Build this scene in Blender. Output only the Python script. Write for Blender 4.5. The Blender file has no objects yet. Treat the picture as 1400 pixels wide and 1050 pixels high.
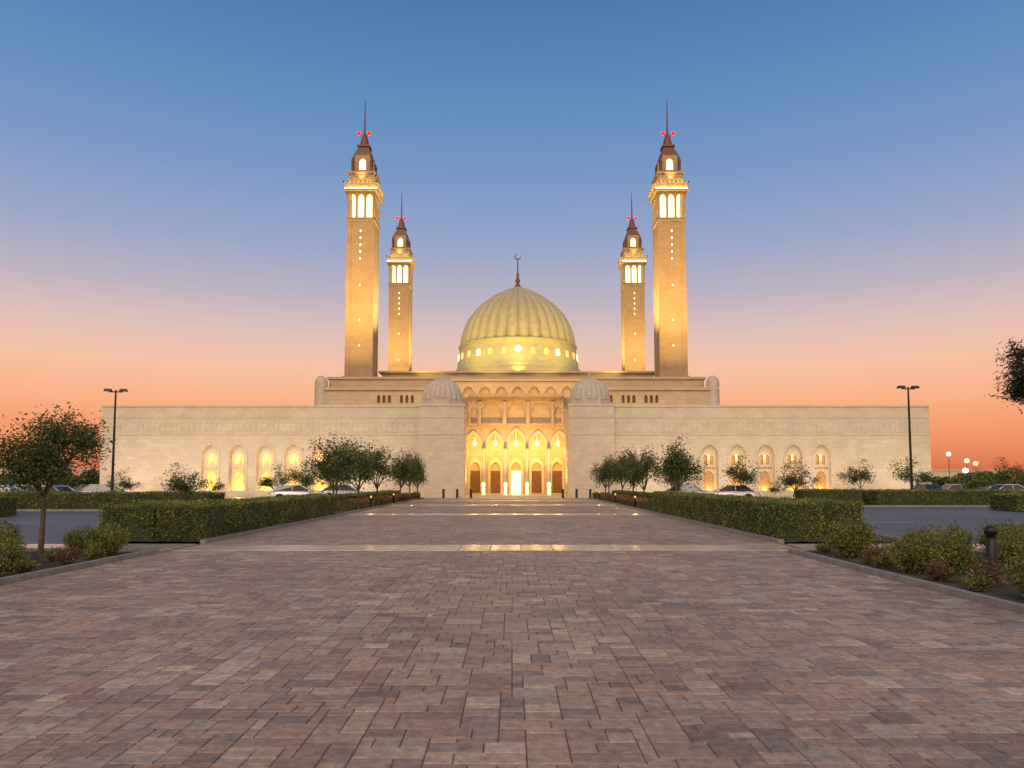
import bpy, bmesh, math, random
import numpy as np
from mathutils import Vector, Matrix
random.seed(7); rng=np.random.default_rng(7)
scene=bpy.context.scene
R=math.radians

# ---------------------------------------------------------------- materials
def newmat(name):
    m=bpy.data.materials.new(name); m.use_nodes=True
    nt=m.node_tree; b=nt.nodes['Principled BSDF']
    return m,nt,b
def N(nt,t,**k):
    n=nt.nodes.new(t)
    for a,v in k.items(): setattr(n,a,v)
    return n
def ramp(nt,fac,cols):
    r=N(nt,'ShaderNodeValToRGB'); e=r.color_ramp.elements
    while len(e)<len(cols): e.new(0.5)
    for i,(p,c) in enumerate(cols):
        e[i].position=p; e[i].color=(*c,1)
    nt.links.new(fac,r.inputs[0]); return r
def noise(nt,scale,detail=4,vec=None,rough=.6):
    n=N(nt,'ShaderNodeTexNoise'); n.inputs['Scale'].default_value=scale
    n.inputs['Detail'].default_value=detail; n.inputs['Roughness'].default_value=rough
    if vec is None:
        tc=N(nt,'ShaderNodeTexCoord'); vec=tc.outputs['Object']
    nt.links.new(vec,n.inputs['Vector']); return n
def mul(nt,a,b,fac=1.0,mode='MULTIPLY'):
    m=N(nt,'ShaderNodeMix',data_type='RGBA',blend_type=mode)
    m.inputs[0].default_value=fac
    nt.links.new(a,m.inputs[6]); nt.links.new(b,m.inputs[7]); return m.outputs[2]
def bump(nt,b,h,strength=.3,dist=.02):
    n=N(nt,'ShaderNodeBump'); n.inputs['Strength'].default_value=strength
    n.inputs['Distance'].default_value=dist
    nt.links.new(h,n.inputs['Height']); nt.links.new(n.outputs[0],b.inputs['Normal'])
def simple(name,col,rough=.7,metal=0,var=.15,scale=3,bs=0.15):
    m,nt,b=newmat(name)
    n=noise(nt,scale)
    lo=tuple(c*(1-var) for c in col); hi=tuple(min(1,c*(1+var)) for c in col)
    r=ramp(nt,n.outputs[0],[(.3,lo),(.7,hi)])
    nt.links.new(r.outputs[0],b.inputs['Base Color'])
    b.inputs['Roughness'].default_value=rough; b.inputs['Metallic'].default_value=metal
    if bs: bump(nt,b,n.outputs[0],bs,.02)
    return m
def emis(name,col,strength,var=.3,scale=2):
    m,nt,b=newmat(name)
    n=noise(nt,scale,3)
    r=ramp(nt,n.outputs[0],[(.3,tuple(c*(1-var) for c in col)),(.7,col)])
    nt.links.new(r.outputs[0],b.inputs['Emission Color'])
    b.inputs['Base Color'].default_value=(*[c*.5 for c in col],1)
    b.inputs['Emission Strength'].default_value=strength
    return m
def stone(name,col,bw=1.1,bh=.45,mortar=.012,contrast=.12,dark=.6):
    m,nt,b=newmat(name)
    tc=N(nt,'ShaderNodeTexCoord'); s=N(nt,'ShaderNodeSeparateXYZ'); nt.links.new(tc.outputs['Object'],s.inputs[0])
    ad=N(nt,'ShaderNodeMath',operation='ADD'); nt.links.new(s.outputs[0],ad.inputs[0]); nt.links.new(s.outputs[1],ad.inputs[1])
    c=N(nt,'ShaderNodeCombineXYZ'); nt.links.new(ad.outputs[0],c.inputs[0]); nt.links.new(s.outputs[2],c.inputs[1])
    br=N(nt,'ShaderNodeTexBrick'); nt.links.new(c.outputs[0],br.inputs['Vector'])
    br.inputs['Scale'].default_value=1; br.inputs['Brick Width'].default_value=bw; br.inputs['Row Height'].default_value=bh
    br.inputs['Mortar Size'].default_value=mortar; br.inputs['Mortar Smooth'].default_value=.3
    br.inputs['Color1'].default_value=(*[x*(1-contrast) for x in col],1)
    br.inputs['Color2'].default_value=(*[x*(1+contrast) for x in col],1)
    br.inputs['Mortar'].default_value=(*[x*dark for x in col],1)
    n=noise(nt,.6,8); r=ramp(nt,n.outputs[0],[(.25,(.87,.85,.82)),(.7,(1.05,1.04,1.02))])
    n2=noise(nt,6,5); r2=ramp(nt,n2.outputs[0],[(.3,(.90,.89,.87)),(.7,(1.05,1.05,1.05))])
    o=mul(nt,mul(nt,br.outputs[0],r.outputs[0]),r2.outputs[0])
    nt.links.new(o,b.inputs['Base Color']); b.inputs['Roughness'].default_value=.75
    bump(nt,b,br.outputs['Fac'],-.4,.02)
    return m
M_wall=stone('limestone_wall',(.60,.535,.435),.9,.45,.01,.05,.74)
M_stone=stone('mosque_stone',(.50,.40,.27),1.4,.6,.02,.07,.75)
M_mina=stone('minaret_stone',(.38,.275,.155),1.0,.55,.015,.06,.78)
M_dome=simple('dome_tiles',(.44,.38,.22),.5,0,.12,1.2)
M_sdome=simple('small_dome_stone',(.46,.41,.34),.7,0,.12,2)
M_dark=simple('dark_bronze',(.14,.065,.038),.5,.2)
M_trim=simple('carved_trim',(.58,.50,.38),.7,0,.15,5)
M_win=emis('lit_window',(1,.60,.15),1.25,.55,1.5)
M_glow=emis('window_and_core_glow',(1,.80,.38),2.6,.2,2)
M_winlow=emis('dim_window',(.8,.45,.16),.22,.9,2)
M_led=emis('led_strip',(1,.76,.32),36,.1)
M_white=emis('lamp_globe',(1,.85,.6),14,.05)
M_orange=emis('sodium_globe',(1,.45,.08),12,.05)
M_red=emis('aviation_light',(1,.01,.008),2.5,.05)
M_black=simple('black_metal',(.02,.02,.022),.45,.5,.2)
M_kerb=simple('kerb_stone',(.22,.205,.19),.8,0,.25,4)
M_soil=simple('soil',(.055,.038,.028),.95,0,.5,3,.8)
M_bark=simple('bark',(.10,.07,.05),.9,0,.35,12,.8)
M_door=simple('carved_wood_door',(.17,.09,.03),.5,0,.3,6)
M_glass,nt,b=newmat('car_glass'); b.inputs['Base Color'].default_value=(.02,.025,.03,1); b.inputs['Roughness'].default_value=.06
M_tyre=simple('tyre',(.02,.02,.02),.9)
M_rim=simple('alloy_rim',(.5,.5,.52),.3,.8)
M_tail=simple('tail_light',(.35,.01,.01),.2)
M_head=simple('head_light',(.7,.7,.7),.1)
def paint(name,c):
    m,nt,b=newmat(name); n=noise(nt,2); r=ramp(nt,n.outputs[0],[(.3,tuple(x*.93 for x in c)),(.7,c)])
    nt.links.new(r.outputs[0],b.inputs['Base Color']); b.inputs['Roughness'].default_value=.25
    b.inputs['Metallic'].default_value=.3; b.inputs['Coat Weight'].default_value=.8; return m
P_white=paint('paint_white',(.75,.75,.76)); P_silver=paint('paint_silver',(.42,.44,.47)); P_dark=paint('paint_dark',(.06,.07,.09))
def foliage(name,cols):
    m,nt,b=newmat(name)
    g=N(nt,'ShaderNodeNewGeometry')
    r=ramp(nt,g.outputs['Random Per Island'],[(i/(len(cols)-1),c) for i,c in enumerate(cols)])
    n=noise(nt,1.6,3); r2=ramp(nt,n.outputs[0],[(.35,(.5,.56,.55)),(.65,(1.35,1.25,1.0))])
    o=mul(nt,r.outputs[0],r2.outputs[0])
    nt.links.new(o,b.inputs['Base Color']); b.inputs['Roughness'].default_value=.55
    tr=N(nt,'ShaderNodeBsdfTranslucent'); nt.links.new(o,tr.inputs[0])
    mx=N(nt,'ShaderNodeMixShader'); mx.inputs[0].default_value=.3
    out=nt.nodes['Material Output']
    nt.links.new(b.outputs[0],mx.inputs[1]); nt.links.new(tr.outputs[0],mx.inputs[2]); nt.links.new(mx.outputs[0],out.inputs[0])
    return m
F_tree=foliage('tree_leaves',[(.045,.08,.018),(.085,.135,.03),(.15,.20,.045),(.07,.11,.025)])
F_dark=foliage('dark_tree_leaves',[(.02,.032,.012),(.045,.06,.02),(.03,.045,.02)])
F_hedge=foliage('hedge_leaves',[(.10,.13,.028),(.18,.21,.045),(.28,.30,.07),(.14,.17,.04)])
F_shrub=foliage('shrub_leaves',[(.10,.14,.028),(.19,.22,.045),(.32,.33,.08),(.13,.17,.04)])
F_dry=foliage('dry_shrub_leaves',[(.18,.10,.06),(.28,.16,.10),(.14,.09,.05)])
F_flower=foliage('flower_bed_leaves',[(.08,.10,.03),(.26,.05,.04),(.14,.15,.04),(.36,.16,.04)])
M_core=simple('hedge_core',(.035,.05,.016),.9,0,.4,4)

# ---------------------------------------------------------------- mesh helpers
def empty(name,loc=(0,0,0)):
    e=bpy.data.objects.new(name,None); e.location=loc; scene.collection.objects.link(e); return e
def link(name,me,parent=None,loc=(0,0,0),rot=0,sc=1):
    o=bpy.data.objects.new(name,me); scene.collection.objects.link(o)
    o.location=loc; o.rotation_euler=(0,0,rot)
    o.scale=(sc,)*3 if not isinstance(sc,tuple) else sc
    if parent: o.parent=parent
    return o
class MB:
    def __init__(s): s.v=[];s.f=[];s.m=[];s.sm=[]
    def add(s,v,f,m=0,sm=False):
        o=len(s.v); s.v+= [tuple(p) for p in v]; s.f+=[tuple(i+o for i in q) for q in f]
        s.m+=[m]*len(f); s.sm+=[sm]*len(f)
    def box(s,x0,x1,y0,y1,z0,z1,m=0,tx=0):
        s.add([(x0,y0,z0),(x1,y0,z0),(x1,y1,z0),(x0,y1,z0),(x0+tx,y0+tx,z1),(x1-tx,y0+tx,z1),(x1-tx,y1-tx,z1),(x0+tx,y1-tx,z1)],
              [(0,3,2,1),(4,5,6,7),(0,1,5,4),(1,2,6,5),(2,3,7,6),(3,0,4,7)],m)
    def lathe(s,cx,cy,prof,n=24,m=0,sm=True,flute=0,lobes=0,rot=0,cap=True):
        v=[];f=[]
        for (r,z) in prof:
            for i in range(n):
                a=2*math.pi*i/n+rot; rr=r
                if flute: rr=r*(1-flute+flute*abs(math.sin(a*lobes/2))**.6)
                v.append((cx+rr*math.cos(a),cy+rr*math.sin(a),z))
        for j in range(len(prof)-1):
            for i in range(n):
                k=(i+1)%n; f.append((j*n+i,j*n+k,(j+1)*n+k,(j+1)*n+i))
        if cap: f.append(tuple(range((len(prof)-1)*n,len(prof)*n)))
        s.add(v,f,m,sm)
    def tube(s,p0,p1,r0,r1,n=8,m=0):
        p0=Vector(p0);p1=Vector(p1);d=(p1-p0).normalized(); a=d.orthogonal().normalized(); b=d.cross(a)
        v=[p+a*r*math.cos(2*math.pi*i/n)+b*r*math.sin(2*math.pi*i/n) for p,r in((p0,r0),(p1,r1)) for i in range(n)]
        f=[(i,(i+1)%n,n+(i+1)%n,n+i) for i in range(n)]+[tuple(range(n,2*n)),tuple(range(n-1,-1,-1))]
        s.add(v,f,m,True)
    def build(s,name,mats,parent=None,**k):
        me=bpy.data.meshes.new(name); me.from_pydata(s.v,[],s.f)
        for m in mats: me.materials.append(m)
        me.polygons.foreach_set('material_index',s.m); me.polygons.foreach_set('use_smooth',s.sm)
        me.update(); return link(name,me,parent,**k)
def arch(cx,z0,w,spring,apex,n=8):
    H=apex-spring; H=max(H,w*1.0001); c=(H*H-w*w)/(2*w); Rr=w+c; phi=math.atan2(H,c)
    pts=[(cx-w,z0),(cx+w,z0)]
    right=[(cx-c+Rr*math.cos(phi*i/n),spring+Rr*math.sin(phi*i/n)) for i in range(n+1)]
    left=[(2*cx-x,z) for x,z in right[:-1]][::-1]
    return pts+right+left
def rect(x0,x1,z0,z1): return [(x0,z0),(x1,z0),(x1,z1),(x0,z1)]
def holed(name,outer,holes,y,thick,mat,parent,M=None):
    cu=bpy.data.curves.new('tmp','CURVE'); cu.dimensions='2D'; cu.fill_mode='BOTH'; cu.extrude=thick/2
    for pl in [outer]+holes:
        sp=cu.splines.new('POLY'); sp.points.add(len(pl)-1)
        for i,(x,z) in enumerate(pl): sp.points[i].co=(x,z,0,1)
        sp.use_cyclic_u=True
    o=bpy.data.objects.new('tmp',cu); scene.collection.objects.link(o)
    bpy.context.view_layer.update()
    me=bpy.data.meshes.new_from_object(o.evaluated_get(bpy.context.evaluated_depsgraph_get()))
    bpy.data.objects.remove(o); bpy.data.curves.remove(cu)
    T=Matrix.Translation((0,y+thick/2,0))@Matrix.Rotation(R(90),4,'X')
    if M is not None: T=M@T
    me.transform(T); me.materials.clear(); me.materials.append(mat); me.name=name
    return link(name,me,parent)
def quads(name,V,mi,mats):
    n=len(V); me=bpy.data.meshes.new(name)
    me.vertices.add(4*n); me.vertices.foreach_set('co',V.reshape(-1).astype(np.float32))
    me.loops.add(4*n); me.loops.foreach_set('vertex_index',np.arange(4*n,dtype=np.int32))
    me.polygons.add(n); me.polygons.foreach_set('loop_start',np.arange(0,4*n,4,dtype=np.int32))
    for m in mats: me.materials.append(m)
    me.polygons.foreach_set('material_index',mi.astype(np.int32))
    me.update(calc_edges=True); me.validate(); return me
def leafV(P,L,asp=.5,flat=.3):
    n=len(P); a=rng.normal(size=(n,3)); a[:,2]*=(1-flat); a/=np.linalg.norm(a,axis=1)[:,None]
    q=rng.normal(size=(n,3)); q[:,2]+=flat*3; b=np.cross(q,a); b/=np.linalg.norm(b,axis=1)[:,None]+1e-9
    s=(L*rng.uniform(.6,1.3,n))[:,None]
    return np.stack([P-a*s/2,P+b*s*asp/2,P+a*s/2,P-b*s*asp/2],1)

# ---------------------------------------------------------------- world / camera
w=bpy.data.worlds.new('World'); scene.world=w; w.use_nodes=True; nt=w.node_tree
bg=nt.nodes['Background']; out=nt.nodes['World Output']
tc=N(nt,'ShaderNodeTexCoord'); sp=N(nt,'ShaderNodeSeparateXYZ'); nt.links.new(tc.outputs['Generated'],sp.inputs[0])
mr=N(nt,'ShaderNodeMapRange'); mr.inputs['From Max'].default_value=.6; nt.links.new(sp.outputs[2],mr.inputs[0])
def lin(r,g,b_): return tuple(((c/255+.055)/1.055)**2.4 if c>10 else c/3294 for c in (r,g,b_))
sky=[(0,(192,100,76)),(.017,(216,116,82)),(.05,(240,144,102)),(.098,(247,172,130)),(.146,(242,190,160)),(.19,(222,188,180)),(.24,(188,176,190)),(.30,(152,164,198)),(.375,(124,152,195)),(.455,(98,140,188)),(.57,(68,118,170))]
r=ramp(nt,mr.outputs[0],[(p/.6,lin(*c)) for p,c in sky])
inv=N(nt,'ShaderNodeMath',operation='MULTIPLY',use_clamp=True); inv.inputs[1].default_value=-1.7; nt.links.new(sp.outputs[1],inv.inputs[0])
mxr=N(nt,'ShaderNodeMix',data_type='RGBA'); nt.links.new(inv.outputs[0],mxr.inputs[0]); nt.links.new(r.outputs[0],mxr.inputs[6]); mxr.inputs[7].default_value=(1.34,1.0,.76,1)  # unseen sky behind camera, warmed and brightened to light ground and wall
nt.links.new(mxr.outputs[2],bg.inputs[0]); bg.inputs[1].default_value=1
st=N(nt,'ShaderNodeTexSky',sky_type='NISHITA'); st.sun_disc=False; st.sun_elevation=R(3); st.sun_rotation=R(180)
bg2=N(nt,'ShaderNodeBackground'); bg2.inputs[1].default_value=.01; nt.links.new(st.outputs[0],bg2.inputs[0])
ad=N(nt,'ShaderNodeAddShader'); nt.links.new(bg.outputs[0],ad.inputs[0]); nt.links.new(bg2.outputs[0],ad.inputs[1]); nt.links.new(ad.outputs[0],out.inputs[0])
sl=bpy.data.lights.new('sun','SUN'); sl.energy=.85; sl.angle=R(20); sl.color=(1,.77,.55)
so=bpy.data.objects.new('sun',sl); scene.collection.objects.link(so); so.rotation_euler=(R(54),0,R(-16))

cam=bpy.data.cameras.new('camera'); co=bpy.data.objects.new('camera',cam); scene.collection.objects.link(co)
cam.sensor_width=36; cam.lens=36*1000/1400; co.location=(0,0,1.8); co.rotation_euler=(R(94),0,0)
cam.shift_y=(132-69.9)/1400; cam.clip_end=6000; cam.clip_start=.1
scene.camera=co
scene.view_settings.view_transform='Standard'; scene.view_settings.look='None'; scene.view_settings.exposure=0

# ---------------------------------------------------------------- lights
GOLD=(1,.60,.17)
def spot(name,loc,tgt,e,ang,col=GOLD,blend=.8,rad=.3,parent=None):
    l=bpy.data.lights.new(name,'SPOT'); l.energy=e; l.spot_size=R(ang); l.spot_blend=blend; l.color=col; l.shadow_soft_size=rad
    o=bpy.data.objects.new(name,l); scene.collection.objects.link(o); o.location=loc
    o.rotation_euler=(Vector(tgt)-Vector(loc)).to_track_quat('-Z','Y').to_euler()
    if parent:o.parent=parent
    return o
def point(name,loc,e,col=GOLD,rad=.2,parent=None):
    l=bpy.data.lights.new(name,'POINT'); l.energy=e; l.color=col; l.shadow_soft_size=rad
    o=bpy.data.objects.new(name,l); scene.collection.objects.link(o); o.location=loc
    if parent:o.parent=parent
    return o

# ---------------------------------------------------------------- ground
def sheet(name,x0,x1,y0,y1,z,mat):
    b=MB(); b.add([(x0,y0,z),(x1,y0,z),(x1,y1,z),(x0,y1,z)],[(0,1,2,3)]); return b.build(name,[mat])
M_ground=simple('sandy_ground',(.16,.12,.09),.95,0,.3,.05,.3)
sheet('ground',-3000,3000,-600,5000,-.03,M_ground)
m,nt,b=newmat('asphalt'); n1=noise(nt,120,3); n2=noise(nt,.3,5)
c1=ramp(nt,n1.outputs[0],[(.3,(.06,.062,.07)),(.7,(.11,.112,.12))]); c2=ramp(nt,n2.outputs[0],[(.3,(.8,.8,.8)),(.7,(1.3,1.3,1.3))])
nt.links.new(mul(nt,c1.outputs[0],c2.outputs[0]),b.inputs[0]); b.inputs['Roughness'].default_value=.6; bump(nt,b,n1.outputs[0],.3,.01)
M_asph=m
sheet('road',-160,-12.6,21.4,74,-.012,M_asph); sheet('road',11.6,160,21.4,74,-.012,M_asph)
sheet('road',-160,-15.5,3,18.4,-.014,M_asph); sheet('road',16.5,160,3,18.4,-.014,M_asph)
M_mark=simple('road_paint',(.6,.6,.58),.7,0,.2,8)
mk=MB()
for sgn in(-1,1):
    for i in range(9):
        x=sgn*(16+i*2.7); mk.add([(x-.06,57,-.006),(x+.06,57,-.006),(x+.06,62,-.006),(x-.06,62,-.006)],[(0,1,2,3)])
    for i in range(12):
        x=sgn*(15+i*6); mk.add([(x,32,-.006),(x+2.5*sgn,32,-.006),(x+2.5*sgn,32.14,-.006),(x,32.14,-.006)],[(0,1,2,3) if sgn>0 else (3,2,1,0)])
mk.build('road_marking',[M_mark])
M_mortar=simple('paver_joint',(.12,.095,.08),.95,0,.3,6)
sheet('paver_bedding',-8.9,7.7,-8,78,0,M_mortar)

# pavers
m,nt,b=newmat('paver_stone'); g=N(nt,'ShaderNodeNewGeometry')
cr=ramp(nt,g.outputs['Random Per Island'],[(0,(.215,.155,.13)),(.13,(.35,.245,.19)),(.26,(.265,.20,.17)),(.4,(.41,.305,.235)),(.52,(.31,.21,.17)),(.64,(.225,.185,.172)),(.76,(.37,.25,.185)),(.88,(.32,.265,.23)),(1,(.47,.37,.285))])
n1=noise(nt,11,9,None,.7); n2=noise(nt,.35,4); n3=noise(nt,70,5)
o=mul(nt,mul(nt,cr.outputs[0],ramp(nt,n1.outputs[0],[(.32,(.60,.60,.60)),(.5,(1,.98,.97)),(.68,(1.35,1.33,1.3))]).outputs[0]),ramp(nt,n2.outputs[0],[(.3,(.80,.78,.79)),(.7,(1.14,1.12,1.1))]).outputs[0])
o=mul(nt,o,ramp(nt,n3.outputs[0],[(.3,(.82,.82,.82)),(.7,(1.15,1.15,1.15))]).outputs[0])
nt.links.new(o,b.inputs[0]); b.inputs['Roughness'].default_value=.6
b.inputs['Specular IOR Level'].default_value=.3
mm=mul(nt,n1.outputs[0],n3.outputs[0]); bump(nt,b,mm,.6,.02)
M_pav=m
m,nt,b=newmat('light_slab'); g=N(nt,'ShaderNodeNewGeometry')
cr=ramp(nt,g.outputs['Random Per Island'],[(0,(.46,.38,.29)),(.5,(.55,.46,.34)),(1,(.48,.39,.33))]); n1=noise(nt,5,7)
nt.links.new(mul(nt,cr.outputs[0],ramp(nt,n1.outputs[0],[(.3,(.8,.8,.8)),(.7,(1.1,1.1,1.1))]).outputs[0]),b.inputs[0]); b.inputs['Roughness'].default_value=.25
M_slab=m
bands=[(18.9,20.55),(38.4,39.9),(53.0,54.6),(65,66.6)]
def stones(b,x0,x1,y0,y1,G):
    nx=int(round((x1-x0)/G)); ny=int(round((y1-y0)/G)); GX=(x1-x0)/nx; GY=(y1-y0)/ny
    occ=np.zeros((ny,nx),bool)
    sizes=[(2,2),(3,2),(4,2),(3,2),(2,2),(3,3),(2,2),(3,2),(4,3),(2,1),(5,2),(1,2),(3,1)]
    for j in range(ny):
        for i in range(nx):
            if occ[j,i]: continue
            sx,sy=random.choice(sizes)
            k=0
            while k<sx and i+k<nx and not occ[j,i+k]: k+=1
            sx=k
            if i+sx<nx and not occ[j,i+sx]:
                if i+sx+1>=nx or occ[j,i+sx+1]: sx+=1
            sy=min(sy,ny-j)
            occ[j:j+sy,i:i+sx]=True
            g=.0018+random.random()*.002; bv=.006
            X0=x0+i*GX+g;X1=x0+(i+sx)*GX-g;Y0=y0+j*GY+g;Y1=y0+(j+sy)*GY-g
            z=.010+random.uniform(-.001,.0015); t=[z+random.uniform(-.0015,.0015) for _ in range(4)]
            jt=lambda: random.uniform(-.002,.003)
            b.add([(X0,Y0,0),(X1,Y0,0),(X1,Y1,0),(X0,Y1,0),
                   (X0+bv+jt(),Y0+bv+jt(),t[0]),(X1-bv+jt(),Y0+bv+jt(),t[1]),(X1-bv+jt(),Y1-bv+jt(),t[2]),(X0+bv+jt(),Y1-bv+jt(),t[3])],
                  [(4,5,6,7),(0,1,5,4),(1,2,6,5),(2,3,7,6),(3,0,4,7)])
b=MB(); yy=-3.0
for (a,c) in bands+[(74,75)]:
    x1=6.85 if a<20 else 7.6
    stones(b,-8.75,x1,yy,a,.095 if a<45 else .14); yy=c
b.build('stone_paving',[M_pav])
b=MB()
def slabs(b,x0,x1,y0,y1,sx,sy,z=.016):
    nx=max(1,round((x1-x0)/sx)); ny=max(1,round((y1-y0)/sy)); sx=(x1-x0)/nx; sy=(y1-y0)/ny
    for i in range(nx):
        for j in range(ny):
            X0=x0+i*sx+.005;X1=x0+(i+1)*sx-.005;Y0=y0+j*sy+.005;Y1=y0+(j+1)*sy-.005
            b.add([(X0,Y0,0),(X1,Y0,0),(X1,Y1,0),(X0,Y1,0),(X0+.006,Y0+.006,z),(X1-.006,Y0+.006,z),(X1-.006,Y1-.006,z),(X0+.006,Y1-.006,z)],
              [(4,5,6,7),(0,1,5,4),(1,2,6,5),(2,3,7,6),(3,0,4,7)])
for k,(a,c) in enumerate(bands):
    slabs(b,-8.75 ,7.6,a,c,.8,.55)
slabs(b,-20,-8.95,18.6,20.9,.8,.76); slabs(b,7.8,20,18.6,20.9,.8,.76)
b.build('light_stone_band',[M_slab])
sheet('pavement_bedding',-20,-8.9,18.5,21,.001,M_mortar); sheet('pavement_bedding',7.7,20,18.5,21,.001,M_mortar)
b=MB()
slabs(b,-48,49,74,79.5,1.2,1.1,.02); b.build('entrance_plaza',[M_slab])
b=MB(); b.box(-5.6,6.6,76.2,79.3,.0,.12); b.box(-5.18,6.12,77.2,92,.0,.24); b.build('entrance_steps',[M_slab])

# kerbs
b=MB()
def kerb(b,x0,y0,x1,y1,wd=.16,h=.11):
    L=math.hypot(x1-x0,y1-y0); n=max(1,int(L/1.0)); dx=(x1-x0)/L; dy=(y1-y0)/L
    for i in range(n):
        a=i*L/n+.004; c=(i+1)*L/n-.004
        ax,ay,cx,cy=x0+dx*a,y0+dy*a,x0+dx*c,y0+dy*c
        if abs(dx)>.5: b.box(min(ax,cx),max(ax,cx),ay-wd/2,ay+wd/2,-.03,h,tx=.012)
        else: b.box(ax-wd/2,ax+wd/2,min(ay,cy),max(ay,cy),-.03,h,tx=.012)
kerb(b,6.95,-2,6.95,18.4); kerb(b,7.04,18.46,14,18.46); kerb(b,-8.86,-2,-8.86,18.4); kerb(b,-8.95,18.46,-15,18.46)
kerb(b,14.1,3,14.1,18.3); kerb(b,-15.1,3,-15.1,18.3)
kerb(b,7.72,21.1,7.72,74); kerb(b,-8.86,21.1,-8.86,74); kerb(b,11.5,21.1,11.5,74); kerb(b,-12.5,21.1,-12.5,74)
for x0,x1,y in[(-45,-17,43.5),(-45,-17,47.5),(17,60,50.5),(17,60,56)]: kerb(b,x0,y,x1,y)
b.build('kerb',[M_kerb])
def bed(x0,x1,y0,y1):
    nx=max(2,int((x1-x0)/.25)); ny=max(2,int((y1-y0)/.4)); v=[];f=[]
    for j in range(ny+1):
        for i in range(nx+1):
            v.append((x0+(x1-x0)*i/nx,y0+(y1-y0)*j/ny,.05+random.uniform(-.02,.025)))
    for j in range(ny):
        for i in range(nx):
            a=j*(nx+1)+i; f.append((a,a+1,a+nx+2,a+nx+1))
    b=MB(); b.add(v,f,0,True); b.build('planting_bed',[M_soil])
bed(7.03,14.02,-2,18.38); bed(-15.02,-8.94,-2,18.38); bed(7.8,11.42,21.1,74); bed(-12.42,-8.94,21.1,74)
bed(-45,-17,43.6,47.4); bed(17,60,50.6,55.9)

# ---------------------------------------------------------------- mosque
mosque=empty('mosque')
XL,XR=-45.0,45.8
archesL=[-33,-30,-27,-23.95,-20.95]; archesR=[21.6,24.65,27.75,30.8,33.9]
W=9.85
for (x0,x1,ar,win) in((XL,-10.1,archesL,M_win),(11.1,XR,archesR,M_winlow)):
    holed('perimeter_wall_face',rect(x0,x1,0,W),[arch(a,.75,.92,4.6,5.75) for a in ar],80,.6,M_wall,mosque)
    b=MB(); b.box(x0+.003,x1-.003,80.6,83,0,W-.01)
    b.box(x0-.05,x1+.05,79.9,83.1,W,W+.22); b.box(x0,x1,79.88,79.997,0,.55)
    b.box(x0,x1,79.95,79.998,6.77,6.85); b.box(x0,x1,79.95,79.998,8.64,8.72)
    b.build('perimeter_wall_body',[M_wall],mosque)
    nf=int((x1-x0)/.62); holes=[]
    for i in range(nf):
        cx=x0+.4+i*.62
        holes.append(arch(cx,7.25,.2,7.85,8.15,4))
    holed('wall_frieze',rect(x0+.02,x1-.02,7.1,8.3),holes,79.96,.037,M_wall,mosque)
    for a in ar:
        holed('niche_panel',arch(a,.76,.915,4.6,5.74),[arch(a-.33,3.55,.2,4.3,4.62,5),arch(a+.33,3.55,.2,4.3,4.62,5),arch(a,.8,.55,2.2,2.85,6)]+
              [rect(a-.6+k*.24,a-.46+k*.24,3.05,3.3) for k in range(6)],80.42,.12,M_trim,mosque)
        b=MB(); b.box(a-.85,a+.85,80.585,80.597,.8,4.9); b.build('niche_window',[win],mosque)
        o1=arch(a,.55,1.08,4.6,5.98); h1=arch(a,.56,.94,4.6,5.78)
        holed('niche_frame',o1,[h1],79.94,.057,M_trim,mosque)
    for a in ar:
        k=1.0 if x0<0 else .45
        point('niche_lamp',(a,80.25,.95),60*k,(1,.58,.16),.1,mosque)
        point('niche_lamp',(a,80.2,4.3),(22 if x0<0 else 10),(1,.60,.18),.1,mosque)
# pylons + small domes
for x0,x1,cx in((-10.1,-5.2,-7.85),(6.15,11.1,8.75)):
    b=MB(); b.box(x0,x1,79.2,86.5,0,9.9); b.box(x0-.08,x1+.08,79.12,86.58,9.9,10.12)
    b.box(x0-.04,x1+.04,79.15,79.197,8.62,8.72); b.box(x0-.04,x1+.04,79.15,79.197,6.77,6.85); b.box(x0-.04,x1+.04,79.1,79.196,0,.55)
    b.build('portal_pylon',[M_wall],mosque)
    b=MB(); b.lathe(cx,82,[(2.55,10.1),(2.55,10.5),(2.4,10.52),(2.4,10.75)],8,0,False,rot=R(22.5))
    prof=[(2.32*math.cos(t)**.85 if t<1.55 else .06,10.76+2.5*math.sin(t)**1.05) for t in np.linspace(0,1.56,16)]
    b.lathe(cx,82,prof,240,0,True,.08,20)
    b.lathe(cx,82,[(.1,13.2),(.22,13.4),(.1,13.55),(.15,13.7),(.03,14.2)],10,0)
    b.build('small_dome',[M_sdome],mosque)
# portal facade
PXs=[-4.55,-2.05,.5,3.05,5.6]; PY=86
hs=[arch(x,.25,.98,5.6+(.25 if k==2 else 0),7.35+(.35 if k==2 else 0),10) for k,x in enumerate(PXs)]
holed('portal_arcade',rect(-6.2,7.2,.2,11.6),hs,PY,.7,M_stone,mosque)
for k,x in enumerate(PXs):
    e=.25 if k==2 else 0
    holed('portal_arch_frame',arch(x,.24,1.2,5.6+e,7.72+e*1.4,10),[arch(x,.25,.99,5.6+e,7.38+e*1.4,10)],PY-.12,.117,M_trim,mosque)
for k in range(4):
    xx=(PXs[k]+PXs[k+1])/2
    b=MB(); b.lathe(xx,PY-.35,[(.26,.24),(.26,.6),(.16,.7),(.15,4.9),(.26,5.3),(.28,5.6)],14); b.build('portal_column',[M_trim],mosque)
holed('portal_upper_relief',rect(-5.15,6.1,8.3,11.45),[arch(-2.4,8.5,1.25,9.7,11.1,8),arch(.5,8.5,1.1,9.7,11.1,8),arch(3.4,8.5,1.25,9.7,11.1,8),arch(-4.45,8.5,.4,9.9,10.6),arch(5.4,8.5,.4,9.9,10.6)],PY-.4,.38,M_stone,mosque)
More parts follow.
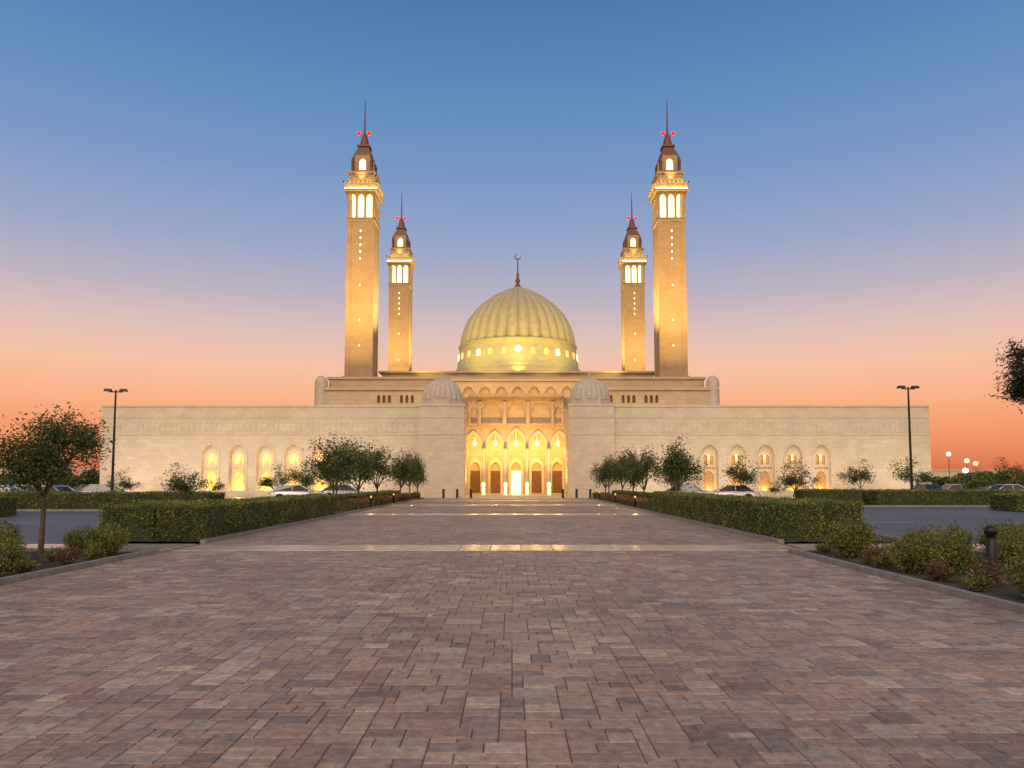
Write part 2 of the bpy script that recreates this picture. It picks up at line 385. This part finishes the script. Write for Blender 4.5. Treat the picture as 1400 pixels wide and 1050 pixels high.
b=MB(); b.box(-5.19,6.14,84.6,86.7,11.6,11.95)
for i in range(5): b.box(-5.15,6.1,PY-.5-.1*i,PY-.45-.1*i+.06,11.1+.1*i,11.18+.1*i)
for xx in(-3.75,-.85,1.85,4.75):
    b.box(xx-.14,xx+.14,PY-.62,PY-.41,7.95,10.6); b.box(xx-.22,xx+.22,PY-.72,PY-.405,10.6,11.05)
b.build('portal_entablature',[M_stone],mosque)
b=MB(); b.box(-6.2,7.2,91,91.4,0,9); b.box(-6.4,-6.2,86.7,91.4,0,9); b.box(7.2,7.4,86.7,91.4,0,9); b.box(-6.4,7.4,86.7,91.4,8.2,8.5)
b.build('vestibule',[M_stone],mosque)
for k,x in enumerate(PXs):
    holed('vestibule_door_frame',arch(x,.25,.9,3.4,4.6,8),[arch(x,.26,.62,3.2,4.1,8)],90.8,.19,M_trim,mosque)
    b=MB(); b.box(x-.6,x+.6,90.9,90.99,.25,3.0)
    for q in(-.3,.3): 
        for zz in(.4,1.3,2.15): b.box(x+q-.22,x+q+.22,90.86,90.897,zz,zz+.7)
    b.build('vestibule_door',[M_door if k in(0,1,3,4) else M_glow],mosque)
    b=MB(); b.lathe(x,89.2,[(.015,8.2),(.015,6.7),(.16,6.6),(.24,6.45),(.26,6.2),(.12,6.05),(.02,5.95)],12); b.build('chandelier',[M_glow],mosque)
    point('vestibule_lamp',(x,88.6,5.4),360,(1,.60,.17),.3,mosque)
for x in(-4.4,-1.9,.5,2.9,5.3):
    spot('portal_uplight',(x,81.4,.4),(x,86.2,8.2),2900,70,(1,.54,.13),.9,.2,mosque)
for x in(-3.3,-.75,1.75,4.3):
    b=MB(); b.lathe(x,85.0,[(.16,.24),(.16,.9),(.1,1.0),(.2,1.15),(.2,1.5),(.05,1.6)],12,0); b.build('portal_lantern',[M_glow],mosque)

# prayer hall blocks
b=MB()
b.box(-29,30.5,108.4,156,0,15.5)
b.box(-29.2,30.7,107.7,156.2,15.2,15.6) ; b.box(-29.1,30.6,107.85,108.395,12.6,12.85)
b.box(-27.7,29.1,110,154,15.6,17.1); b.box(-27.95,29.35,109.75,154.25,17.1,17.45)
b.box(-21,23,118,146,17.45,19.2); b.box(-21.6,23.6,117.4,146.6,19.2,19.5)
b.box(-8.5,10.1,104,108.3,0,15.9); b.box(-8.9,10.5,103.2,108.35,15.9,16.25)
b.box(-8.7,10.3,103.6,108.33,16.25,16.5)
b.build('prayer_hall',[M_stone],mosque)
grp=[]
cs=(-19,-15.6,-12.2,13.9,17.3,20.7)
for c in cs:
    for d in(-.8,0,.8): grp.append(arch(c+d,13.3,.24,14.1,14.5,5))
holed('prayer_hall_face',rect(-29,30.5,9,15.19),grp,108.0,.4,M_stone,mosque)
b=MB()
for c in cs: b.box(c-1.2,c+1.2,108.3,108.39,13.1,14.7)
b.build('clerestory_window',[M_dark],mosque)
holed('central_arcade',rect(-8.5,10.1,9,15.85),[arch(.8+d,12.3,.85,14.0,15.2,8) for d in(-7,-4.67,-2.33,0,2.33,4.67,7)],103.4,.6,M_stone,mosque)
for x in(-28.5,30.0):
    b=MB(); b.lathe(x,108.6,[(.95,9),(.95,16.3)]+[(.95*math.cos(t),16.3+1.15*math.sin(t)) for t in np.linspace(.1,1.5,8)],20); b.build('corner_turret',[M_sdome],mosque)
# dome
DX,DY=1.05,131
b=MB()
b.lathe(DX,DY,[(11.8,19.4),(11.8,20.6),(11.3,20.7),(11.3,21.3),(10.95,21.5),(10.85,22.6)],96,0,True,cap=False)
prof=[(10.85,22.6),(10.75,23.4),(10.55,24.4),(10.45,25.3),(10.65,25.4),(10.65,25.75),(10.38,25.8)]
b.lathe(DX,DY,prof,96,0,True,cap=False)
pts=[(10.38,25.8),(10.35,26.6),(10.18,27.6),(9.92,28.6),(9.52,29.6),(9.02,30.6),(8.42,31.5),(7.66,32.4),(6.8,33.3),(5.8,34.1),(4.7,34.9),(3.5,35.6),(2.3,36.2),(1.3,36.6),(.5,36.95)]
b.lathe(DX,DY,pts,576,0,True,.07,32)
b.build('main_dome',[M_dome],mosque)
b=MB()
for i in range(28):
    a=2*math.pi*(i+.0)/28
    r_=10.72; cx,cy=DX+r_*math.cos(a),DY+r_*math.sin(a)
    t=Vector((-math.sin(a),math.cos(a),0)); n_=Vector((math.cos(a),math.sin(a),0))
    c=Vector((cx,cy,0)); v=[];f=[]
    pl=arch(0,22.9,.42,23.5,24.1,5)
    if i==21: pl=[(.6*math.cos(q),23.7+.6*math.sin(q)) for q in np.linspace(0,2*math.pi,17)[:-1]]
    for off in(-.2,.12):
        v+= [tuple(c+t*x+n_*off+Vector((0,0,z))) for x,z in pl]
    k=len(pl); f=[tuple(range(k,2*k))]+[(q,(q+1)%k,k+(q+1)%k,k+q) for q in range(k)]
    b.add(v,f,1 if i==21 or i%3==0 else 0)
b.build('dome_window',[M_win,M_glow],mosque)
b=MB(); b.lathe(DX,DY,[(.55,36.8),(.6,37.1),(.25,37.5),(.45,38.1),(.2,38.7),(.28,39.2),(.12,39.6),(.1,42.0)],14)
v=[];f=[];K=20
for i in range(K+1):
    a=R(-60)+R(300)*i/K+R(150); th=.2*math.sin(math.pi*i/K)+.02
    for rr,yy in((.6-th,-.08),(.6,-.08),(.6,.08),(.6-th,.08)): v.append((DX+rr*math.cos(a),DY+yy,42.6+rr*math.sin(a)))
for i in range(K):
    for q in range(4):f.append((i*4+q,i*4+(q+1)%4,(i+1)*4+(q+1)%4,(i+1)*4+q))
b.add(v,f); b.build('dome_finial',[M_dark],mosque)
YG=(1,.84,.08)
for dx,dy in((-10,-13.6),(0,-14.2),(10,-13.6)):
    spot('dome_floodlight',(DX+dx,DY+dy*.93,19.9),(DX+dx*.5,DY+dy*.6,25),800,110,YG,.9,.3,mosque)
for dx,dy,dz in((-19,-22,18),(-6,-25,17.8),(6,-25,17.8),(19,-22,18)):
    spot('dome_floodlight',(DX+dx,DY+dy+2.6,dz),(DX+dx*.3,DY-3,30),5400,60,(1,.78,.18),.9,.4,mosque)

# minarets
def minaret(cx,fy,back):
    cy=fy+2.15; h=2.15
    T=[Matrix.Translation((cx,cy,0))@Matrix.Rotation(R(90*k),4,'Z') for k in range(4)]
    b=MB()
    sq=((-1,-1),(1,-1),(1,1),(-1,1)); SF=[(0,1,5,4),(1,2,6,5),(2,3,7,6),(3,0,4,7),(4,5,6,7)]
    def bx(hh,z0,z1,m=0,tx=0): b.box(cx-hh,cx+hh,cy-hh,cy+hh,z0,z1,m,tx)
    def fr(h0,z0,h1,z1,m=0): b.add([(cx+a*h0,cy+c*h0,z0) for a,c in sq]+[(cx+a*h1,cy+c*h1,z1) for a,c in sq],SF,m)
    bx(2.4,15.6,17.9); bx(2.08,17.9,42.3)
    for sx in(-1,1):
        for sy in(-1,1):
            b.box(cx+sx*1.8-.36,cx+sx*1.8+.36,cy+sy*1.8-.36,cy+sy*1.8+.36,17.9,42.3)
    bx(2.28,42.3,42.65); bx(1.5,42.7,47.0,2)  # glowing core box stands in for the lit belfry interior
    bx(2.66,47.1,47.4)
    fr(2.2,47.4,2.75,48.3)
    for k in range(9):
        for s in(-1,1):
            q=-2.6+k*.65
            b.box(cx+q-.14,cx+q+.14,cy+s*2.66-.08,cy+s*2.66+.08,48.3,48.6); b.box(cx+s*2.66-.08,cx+s*2.66+.08,cy+q-.14,cy+q+.14,48.3,48.6)
    bx(1.95,48.3,50.1); bx(2.2,50.1,50.4)
    for s in(-1,1):
        b.box(cx-2.35,cx+2.35,cy+s*2.4-.03,cy+s*2.4+.03,48.31,48.37,3); b.box(cx+s*2.4-.03,cx+s*2.4+.03,cy-2.2,cy+2.2,48.31,48.37,3)
        b.box(cx-2.5,cx+2.5,cy+s*2.6-.03,cy+s*2.6+.03,47.41,47.46,3); b.box(cx+s*2.6-.03,cx+s*2.6+.03,cy-2.45,cy+2.45,47.41,47.46,3)
    bx(.95,50.4,53.2,2)  # glowing core stands in for light inside the lantern
    bx(1.7,50.4,50.7,1)
    for s1 in(-1,1):
        for s2 in(-1,1):
            b.lathe(cx+s1*1.5,cy+s2*1.5,[(.24,50.7),(.24,52.2),(.32,52.3),(.02,53.2)],8,1)
            b.tube((cx+s1*1.46,cy+s2*1.46,50.7),(cx+s1*1.16,cy+s2*1.16,53.4),.16,.14,6,1)
    bx(1.4,53.3,53.6,1); fr(1.2,53.6,.8,55.0,1)
    for s in(-1,1):
        for q in(-.85,0,.85):
            b.add([(cx+q-.3,cy+s*1.28,53.6),(cx+q+.3,cy+s*1.28,53.6),(cx+q,cy+s*1.1,54.6)],[(0,1,2)],1); b.add([(cx+s*1.28,cy+q-.3,53.6),(cx+s*1.28,cy+q+.3,53.6),(cx+s*1.1,cy+q,54.6)],[(0,1,2)],1)
    bx(1.0,55.0,55.3,1)
    b.lathe(cx,cy,[(.8,55.3),(.6,56.3),(.32,57.3),(.16,57.6),(.12,60.5),(.03,63.4)],12,1)
    for s in(-1,1): b.lathe(cx+s*.8,cy-.6,[(.02,57.0),(.28,57.1),(.28,57.5),(.02,57.6)],8,4); b.tube((cx+s*.75,cy-.6,57.2),(cx+s*.2,cy-.1,56.8),.04,.04,6,1)
    for z in(40.6,39.5,38.4,37.3,36.2,32,26.5,22.5):
        b.box(cx-.11,cx+.11,cy-2.11,cy-2.05,z,z+.4,2)
        b.box(cx-.19,cx+.19,cy-2.095,cy-2.06,z-.08,z+.48,1)
    b.build('minaret',[M_mina,M_dark,M_glow,M_led,M_red],mosque)
    for k in range(4):
        holed('minaret_gallery',rect(-2.1,2.1,42.7,47.1),[arch(d,42.95,.5,46.0,46.75,6) for d in(-1.3,0,1.3)],-2.2,.3,M_mina,mosque,T[k])
        holed('minaret_lantern',[(-1.5,50.7),(1.5,50.7),(1.15,53.3),(-1.15,53.3)],[arch(0,50.9,.55,52.1,52.8,6)],-1.45,.2,M_mina,mosque,T[k])
    sgn=1 if cx<0 else -1
    ys=15 if not back else 13; zs=14 if not back else 18
    for s in(-1,1):
        spot('minaret_floodlight',(cx+s*3,fy-ys,zs),(cx,cy-2,35),26000,48,GOLD,1,.3,mosque)
    spot('minaret_floodlight',(cx,fy-10,zs+2),(cx,cy-2,27),9500,60,GOLD,1,.3,mosque)
    spot('minaret_floodlight',(cx+sgn*10,cy-2,18.5),(cx+sgn*2,cy,38),52000,60,(1,.72,.28),.9,.3,mosque)
    spot('minaret_floodlight',(cx,cy-2.5,48.7),(cx,cy-1,56),450,80,GOLD,1,.1,mosque)
minaret(-23.7,112,0); minaret(25.0,112,0); minaret(-23.5,150,1); minaret(25.5,150,1)
for x in(-24,-14,16,26): spot('hall_floodlight',(x,101,9.9),(x,108.5,15),700,120,(1,.7,.35),.9,.3,mosque)
for x in(-6,.8,8): spot('arcade_floodlight',(x,97,11),(x,104,14.5),1800,100,(1,.56,.15),.9,.3,mosque)
for x in(-41,-33,-25,-17,15,24,33,42):
    spot('wall_washer',(x,74.8,.1),(x,80,6.5),1400 if x<0 else 1200,135,(1,.82,.59),.95,.3,mosque)

# ---------------------------------------------------------------- vegetation
def tree_mesh(name,seed,h,rad,trunk_h,leafL,nleaf,mats,levels=4,sig=.22,spread=.75,r0=.09,droop=0.0,keepf=.85,asp=.5):
    rd=random.Random(seed); segs=[];tips=[]
    def grow(p,d,L,r,lv):
        q=p
        for k in range(2):
            dd=(d+Vector((rd.uniform(-.18,.18),rd.uniform(-.18,.18),rd.uniform(-.04,.12)))).normalized()
            e=q+dd*L/2; segs.append((q,e,r*(1-.15*k),r*(1-.15*(k+1)))); q=e; d=dd
            if lv>=levels-1: tips.append(q)
        if lv>=levels: return
        n=rd.choice([2,3,4]) if lv>0 else 5; a0=rd.uniform(0,6.28)
        for i in range(n):
            a=a0+6.283*i/n+rd.uniform(-.5,.5); s=spread*rd.uniform(.4,1.4)
            nd=(d*1.0+Vector((math.cos(a)*s,math.sin(a)*s,rd.uniform(-.35,.45)))).normalized()
            grow(q,nd,L*rd.uniform(.55,.95) if lv>0 else L*rd.uniform(.4,.8),r*.6,lv+1)
    grow(Vector((0,0,0)),Vector((.04,.02,1)),trunk_h,r0,0)
    tp=np.array([tuple(t) for t in tips]); mr_=np.percentile(np.hypot(tp[:,0],tp[:,1]),92); zt=tp[:,2].max()
    zb=trunk_h
    def mp(v):
        x,y,z=v; z2=z if z<zb else zb+(z-zb)*(h-.15-zb)/(zt-zb)
        s=1 if z<zb*.7 else (rad-.1)/mr_ if z>zb*1.3 else 1+((rad-.1)/mr_-1)*(z-zb*.7)/(zb*.6)
        return np.array((x*s,y*s,z2))
    V=[]
    for p,q,ra,rb in segs:
        P0=mp(p);P1=mp(q); d=P1-P0; d/=np.linalg.norm(d)+1e-9
        a=np.cross(d,(.3,.9,.1)); a/=np.linalg.norm(a); c=np.cross(d,a); n=6
        for i in range(n):
            t0=6.2832*i/n;t1=6.2832*(i+1)/n
            u0=a*math.cos(t0)+c*math.sin(t0);u1=a*math.cos(t1)+c*math.sin(t1)
            V.append([P0+u0*ra,P0+u1*ra,P1+u1*rb,P1+u0*rb])
    V=np.array(V); TP=np.array([mp(t) for t in tips])
    keep=rng.random(len(TP))<keepf; TP=TP[keep]
    sizes=rng.uniform(.5,1.5,len(TP)); ii=rng.integers(0,len(TP),nleaf)
    P=TP[ii]+rng.normal(size=(nleaf,3))*np.array([sig,sig,sig*.75])*sizes[ii][:,None]
    if droop: P[:,2]-=droop*rng.random(nleaf)**2*np.clip(np.hypot(P[:,0],P[:,1])/rad,0,1)
    LV=leafV(P,leafL,asp,.4)
    mi=np.concatenate([np.zeros(len(V)),np.ones(len(LV))])
    return quads(name,np.concatenate([V,LV]),mi,mats)
BT=[M_bark,F_tree]
near=tree_mesh('near_tree',11,3.7,1.2,1.4,.085,13000,BT,5,.15,.85,.075,.75,.75)
link('shade_tree',near,None,(-11.05,17.3,.03),.4)
med=[tree_mesh('med_tree',s,4.6,1.6,1.15,.16,4200,BT,4,.24,.85,.09,1.1,.8) for s in(3,21,34,55)]
sparse=[tree_mesh('sparse_tree',s,3.6,1.5,1.0,.15,2200,BT,4,.2,.9,.05,.5,.8) for s in(5,9)]
for i,(x,y,s) in enumerate([(-10.8,44.5,1.0),(-10.1,48.5,.95),(-9.9,54.5,1.0),(-9.4,60.5,.96),(-9.3,67,.98),(-9.4,73,.85),(-13.6,57,.8),
                            (10.6,47.5,1.04),(9.6,53,.9),(9.6,58.5,.96),(9.6,64.5,.92),(9.3,70,.95),(9.4,73.5,.85),(13.5,62,.8)]):
    link('shade_tree',med[i%4],None,(x,y,.03),i*1.7,(s,s,s*1.03))
for i,(x,y,s,q) in enumerate([(-17.3,38,.82,0),(-19.8,61,1.0,1),(-17.2,61,1.0,0),(-35,66,.85,1),(-28,70,.6,0),(18.3,58.5,1.15,0),(22.0,57.5,1.05,1),
                       (33,69,1.15,0),(37.5,68,1.25,1),(46,68.5,1.2,0),(42,66,.9,1),(-31,69,.55,1),(25,70,.55,1),(52,72,1.0,0)]):
    link('small_tree',sparse[q],None,(x,y,.03),i*2.1,(s,s,s*.95))
rt=tree_mesh('right_tree',77,7.05,1.85,3.7,.22,12000,[M_bark,F_dark],5,.2,.95,.13,.4,.9,.22)
link('shade_tree',rt,None,(19.35,25.5,.03),2.2)

def hedge(name,x0,x1,y0,y1,h,L=.06,dens=520,mat=F_hedge,bumpy=.05,parent=None):
    b=MB(); i_=.07; b.box(x0+i_,x1-i_,y0+i_,y1-i_,.03,h-i_); 
    dx,dy=x1-x0,y1-y0
    P=[]
    for area,fn in((dx*dy,lambda u,v:(x0+dx*u,y0+dy*v,h+0*u,0,0,1)),(dx*h,lambda u,v:(x0+dx*u,y0+0*u,h*v,0,-1,0)),(dx*h,lambda u,v:(x0+dx*u,y1+0*u,h*v,0,1,0)),
                    (dy*h,lambda u,v:(x0+0*u,y0+dy*u,h*v,-1,0,0)),(dy*h,lambda u,v:(x1+0*u,y0+dy*u,h*v,1,0,0))):
        n=int(area*dens); u=rng.random(n);v=rng.random(n); X,Y,Z,a,c,d=fn(u,v)
        off=rng.normal(size=n)*.035-.03+bumpy*(np.sin(X*2.3+Y*1.7)+np.sin(Y*3.1-Z*4)+np.sin(X*5.3+Z*3))*.5
        P.append(np.stack([X+a*off,Y+c*off,np.maximum(Z+d*off,.05)],1))
    P=np.concatenate(P)
    LV=leafV(P,L,.6,.2)
    cv=np.array(b.v)[np.array(b.f)]
    V=np.concatenate([cv,LV]); mi=np.concatenate([np.zeros(len(cv)),np.ones(len(LV))])
    return link(name,quads(name,V,mi,[M_core,mat]))
hedge('hedge',-10.3,-9.0,21.3,37.5,1.08,.065,650)
hedge('hedge',-12.35,-10.7,22.0,26.5,1.05,.065,650)
hedge('hedge',7.85,9.1,21.6,41,1.16,.065,650)
hedge('hedge',9.35,11.3,23.6,28,1.1,.065,650)
hedge('hedge',-34,-18.3,44.0,47.0,1.05,.1,220)
hedge('hedge',-40,-25.5,36,38,1.0,.09,220)
hedge('hedge',20.5,24.6,51.5,53.5,1.15,.1,220)
hedge('hedge',25.4,36,51,54.5,1.1,.1,220)
hedge('hedge',29.5,45,43,45.5,1.0,.1,220)
hedge('flower_bed',-10.4,-9.1,43,73,.55,.1,170,F_flower,.12)
hedge('flower_bed',7.95,9.3,43,73,.55,.1,170,F_flower,.12)
hedge('hedge',-12.3,-11,46,73,.8,.1,150); hedge('hedge',9.9,11.3,46,73,.8,.1,150)
def glamp(x,y):
    gp=empty('garden_light')
    b=MB(); b.lathe(0,0,[(.05,0),(.05,.62),(.09,.64),(.09,.66)],10); b.lathe(0,0,[(.06,.66),(.06,.76)],10,1); b.lathe(0,0,[(.11,.76),(.02,.83)],10)
    b.build('bollard_body',[M_black,M_win],gp,loc=(x,y,.03)); point('garden_lamp',(x,y,1.15),30,(1,.62,.18),.1,gp)
for y in(47,56,66): glamp(-9.02,y); 
for y in(47,56,66): glamp(7.88,y)

def shrub_mesh(name,seed,h,rad,leafL,n,mat):
    rd=np.random.default_rng(seed); nt_=26
    st=[];V=[]
    for i in range(nt_*3):
        a=rd.uniform(0,6.283); rr=rad*math.sqrt(rd.random())*.95; z=h*(1-.45*(rr/rad)**2)*rd.uniform(.5,1.1)
        tip=np.array((math.cos(a)*rr,math.sin(a)*rr,z)); base=np.array((math.cos(a)*rr*.2,math.sin(a)*rr*.2,.0)); st.append((base,tip))
        d=tip-base; s=np.cross(d,(.2,.5,.1)); s/=np.linalg.norm(s); s2=np.cross(d,s); s2/=np.linalg.norm(s2)
        for q in(s,s2): V.append([base-q*.008,base+q*.008,tip+q*.003,tip-q*.003])
    k=rd.integers(0,len(st),n); t=rd.random(n)**.55
    B=np.array([s[0] for s in st])[k];Tt=np.array([s[1] for s in st])[k]
    P=B+(Tt-B)*t[:,None]+rd.normal(size=(n,3))*.055*rad/.5
    P[:,2]=np.maximum(P[:,2],.02)
    LV=leafV(P,leafL,.45,.1)
    return quads(name,np.concatenate([np.array(V),LV]),np.concatenate([np.zeros(len(V)),np.ones(len(LV))]),[M_bark,mat])
sh=[shrub_mesh('shrub_m',s,.92,.58,.062,5600,F_shrub) for s in(1,2,3,4)]
dry=shrub_mesh('dry_m',8,.5,.3,.05,1400,F_dry)
small=shrub_mesh('sm',9,.4,.32,.06,900,F_shrub)
for i,(x,y,s) in enumerate([(7.75,16.8,1.05),(7.6,14.0,.9),(8.1,13.8,.95),(9.3,13.4,.95),(7.75,10.8,.85),(8.9,16.0,.8),(9.9,16.6,.9),(10.9,15.9,.9),(8.2,9.9,1.0),(7.8,8.7,.8),(11.3,17,1.0),(10.2,13.8,1.0),(8.0,6.5,.9),(8.9,11.6,.9),
                            (-9.5,17.3,.9),(-10.35,17.8,.75),(-11.9,17.0,.95),(-12.3,16.6,1.0),(-9.45,13.2,.8),(-9.9,14.3,.8),(-10.7,15.0,.95),(-9.4,11.5,.75),(-11.1,16.0,.8),(-10.8,13.2,.9),(-9.6,8.5,.8)]):
    link('shrub',sh[i%4],None,(x,y,.04),i*1.3,s)
for i,(x,y) in enumerate([(7.95,12.4),(7.45,12.9),(7.5,15.4),(8.2,16.3),(-9.3,15.4)]): link('dry_shrub',dry,None,(x,y,.04),i,.9)
for i,(x,y) in enumerate([(7.5,14.9),(8.0,14.9),(7.4,11.8),(-9.3,16.4),(-9.9,16.0),(-9.3,14.1),(-9.25,12.2),(7.6,17.9),(9.0,14.3),(-9.9,12.5),(7.4,9.8)]): link('ground_plant',small,None,(x,y,.04),i,.8)

# distant trees
P=[]
for i in range(170):
    sgn=random.choice((-1,1)); x=sgn*random.uniform(70,240); y=random.uniform(130,230); hh=random.uniform(2.0,4.2); rr=random.uniform(2,5)
    n=260; q=rng.normal(size=(n,3)); q/=np.linalg.norm(q,axis=1)[:,None]; q*=rng.random((n,1))**.4
    P.append(q*np.array((rr,rr,hh*.45))+np.array((x,y,hh*.6)))
P=np.concatenate(P); link('distant_trees',quads('dt',leafV(P,.9,.7,.2),np.zeros(len(P)),[F_tree]))
for x,y,w_,h_ in((-125,230,22,5),(-165,240,30,7),(150,240,26,5),(185,230,20,6.5)):
    b=MB(); b.box(x-w_/2,x+w_/2,y,y+10,0,h_); b.box(x-w_/2-.2,x+w_/2+.2,y-.2,y+10.2,h_,h_+.4)
    for k in range(int(w_/3)): b.box(x-w_/2+1+k*3,x-w_/2+2+k*3,y-.06,y-.003,1,2.4,1)
    b.build('distant_building',[M_wall,M_winlow])

# ---------------------------------------------------------------- street furniture
def lamp(x,y,h,ang=0):
    b=MB(); b.lathe(0,0,[(.22,0),(.22,.25),(.12,.32),(.11,1.2),(.07,h-.3),(.07,h)],12)
    b.tube((-.55,0,h-.15),(.55,0,h-.15),.045,.045)
    for s in(-1,1):
        b.box(s*.6-.3,s*.6+.3,-.22,.22,h-.1,h+.1,tx=.07); b.box(s*.6-.25,s*.6+.25,-.17,.17,h-.125,h-.103,1)
    return b.build('street_lamp',[M_black,M_head],None,loc=(x,y,0),rot=ang)
lamp(-32.7,60,9.25,.15); lamp(32.7,60,9.5,.1)
def litlamp(x,y,h,mat):
    b=MB(); b.lathe(0,0,[(.15,0),(.08,.4),(.06,h)],8); b.lathe(0,0,[(.05,h),(.34,h+.15),(.42,h+.4),(.34,h+.65),(.05,h+.8)],12,1); b.build('lit_street_lamp',[M_black,mat],None,loc=(x,y,0))
litlamp(95.5,160,7.2,M_white); litlamp(87,140,5.2,M_orange); litlamp(95,150,4.9,M_orange); litlamp(80.5,130,3.2,M_white)
b=MB(); b.lathe(0,0,[(.085,0),(.085,.72),(.07,.74),(.07,.84),(.10,.85),(.10,.95),(.03,1.0)],20); b.build('bollard_light',[M_black],None,loc=(8.25,12.7,.03))
for x,y in((-5.6,75),(-4.2,75),(5.2,75),(6.6,75),(-7,75),(8,75)):
    b=MB(); b.lathe(0,0,[(.09,0),(.09,.5),(.07,.52),(.10,.54),(.10,.62),(.02,.66)],16); b.build('bollard',[M_black],None,loc=(x,y,.02),sc=1.4)

def car(x,y,ang,pm,suv=0):
    b=MB(); S=[(-2.28,.42,.72,.62),(-2.18,.28,.93,.78),(-1.5,.22,.98,.88),(-.7,.2,.96,.9),(.3,.2,.95,.9),(1.05,.22,.92,.89),(1.7,.24,.84,.85),(2.12,.3,.72,.74),(2.26,.42,.60,.6)]
    v=[];n=10
    for (X,zb,zt,w_) in S:
        zm=(zb+zt)/2
        ring=[(-w_*.86,zb),(-w_*.97,zb+.1),(-w_,zm),(-w_*.97,zt-.1),(-w_*.86,zt),(w_*.86,zt),(w_*.97,zt-.1),(w_,zm),(w_*.97,zb+.1),(w_*.86,zb)]
        v+=[(X,a,c) for a,c in ring]
    f=[(i*n+k,i*n+(k+1)%n,(i+1)*n+(k+1)%n,(i+1)*n+k) for i in range(len(S)-1) for k in range(n)]
    f+=[tuple(range(n)),tuple(range(len(S)*n-1,(len(S)-1)*n-1,-1))]
    b.add(v,f,0,True)
    rz=1.45+suv*.3; G0=[(-1.95-.1*suv,.93,.76),(-1.15-.5*suv,rz-.03,.60),(.15,rz,.60),(1.15,.9,.76)]
    v=[];
    for X,z,w_ in G0: v+=[(X,-w_,z),(X,w_,z)]
    v+=[(-1.95,-.76,.85),(-1.95,.76,.85),(1.15,-.76,.85),(1.15,.76,.85)]
    b.add(v,[(0,1,3,2),(4,5,7,6),(0,2,4,6),(1,7,5,3)],1)
    x1,x2=G0[1][0],G0[2][0]
    b.box(x1-.05,x2+.06,-.62,.62,rz-.045,rz+.03,0,.05)
    for s in(-1,1):
        for (p,q) in(((-1.95-.1*suv,s*.765,.93),(x1,s*.615,rz)),((1.15,s*.765,.9),(x2,s*.615,rz)),((-.45,s*.765,.93),(-.45,s*.615,rz))): b.tube(p,q,.035,.035,6,0)
        b.tube((-1.9,s*.79,.94),(1.15,s*.79,.92),.02,.02,6,0)
        b.box(.85,1.0,s*.95-.09,s*.95+.09,.93,1.05,0)
        for wx in(-1.38,1.42):
            y0=s*.70;y1=s*.915
            b.tube((wx,y0,.40),(wx,s*.898,.40),.385,.385,24,2)
            b.tube((wx,y0,.33),(wx,y1,.33),.325,.325,24,2); b.tube((wx,y1-s*.05,.33),(wx,y1+s*.012,.33),.21,.19,16,3)
        b.box(2.05,2.235,s*.55-.16,s*.55+.16,.58,.70,5); b.box(-2.27,-2.12,s*.58-.17,s*.58+.17,.70,.86,4)
    b.build('parked_car',[pm,M_glass,M_tyre,M_rim,M_tail,M_head],None,loc=(x,y,-.01),rot=ang)
car(-17.4,60,R(8),P_white); car(-14.8,65,R(12),P_silver); car(-36.5,66,R(5),P_silver); car(-31.5,49.5,R(170),P_silver); car(-44,62,R(90),P_white)
car(17.4,59,R(172),P_white); car(14.6,64,R(170),P_silver); car(40,71,R(85),P_dark); car(47,69,R(5),P_white); car(53,72,R(0),P_silver); car(-38,55,R(10),P_white); car(43.5,71,R(0),P_silver)
car(-49,60,R(5),P_dark)
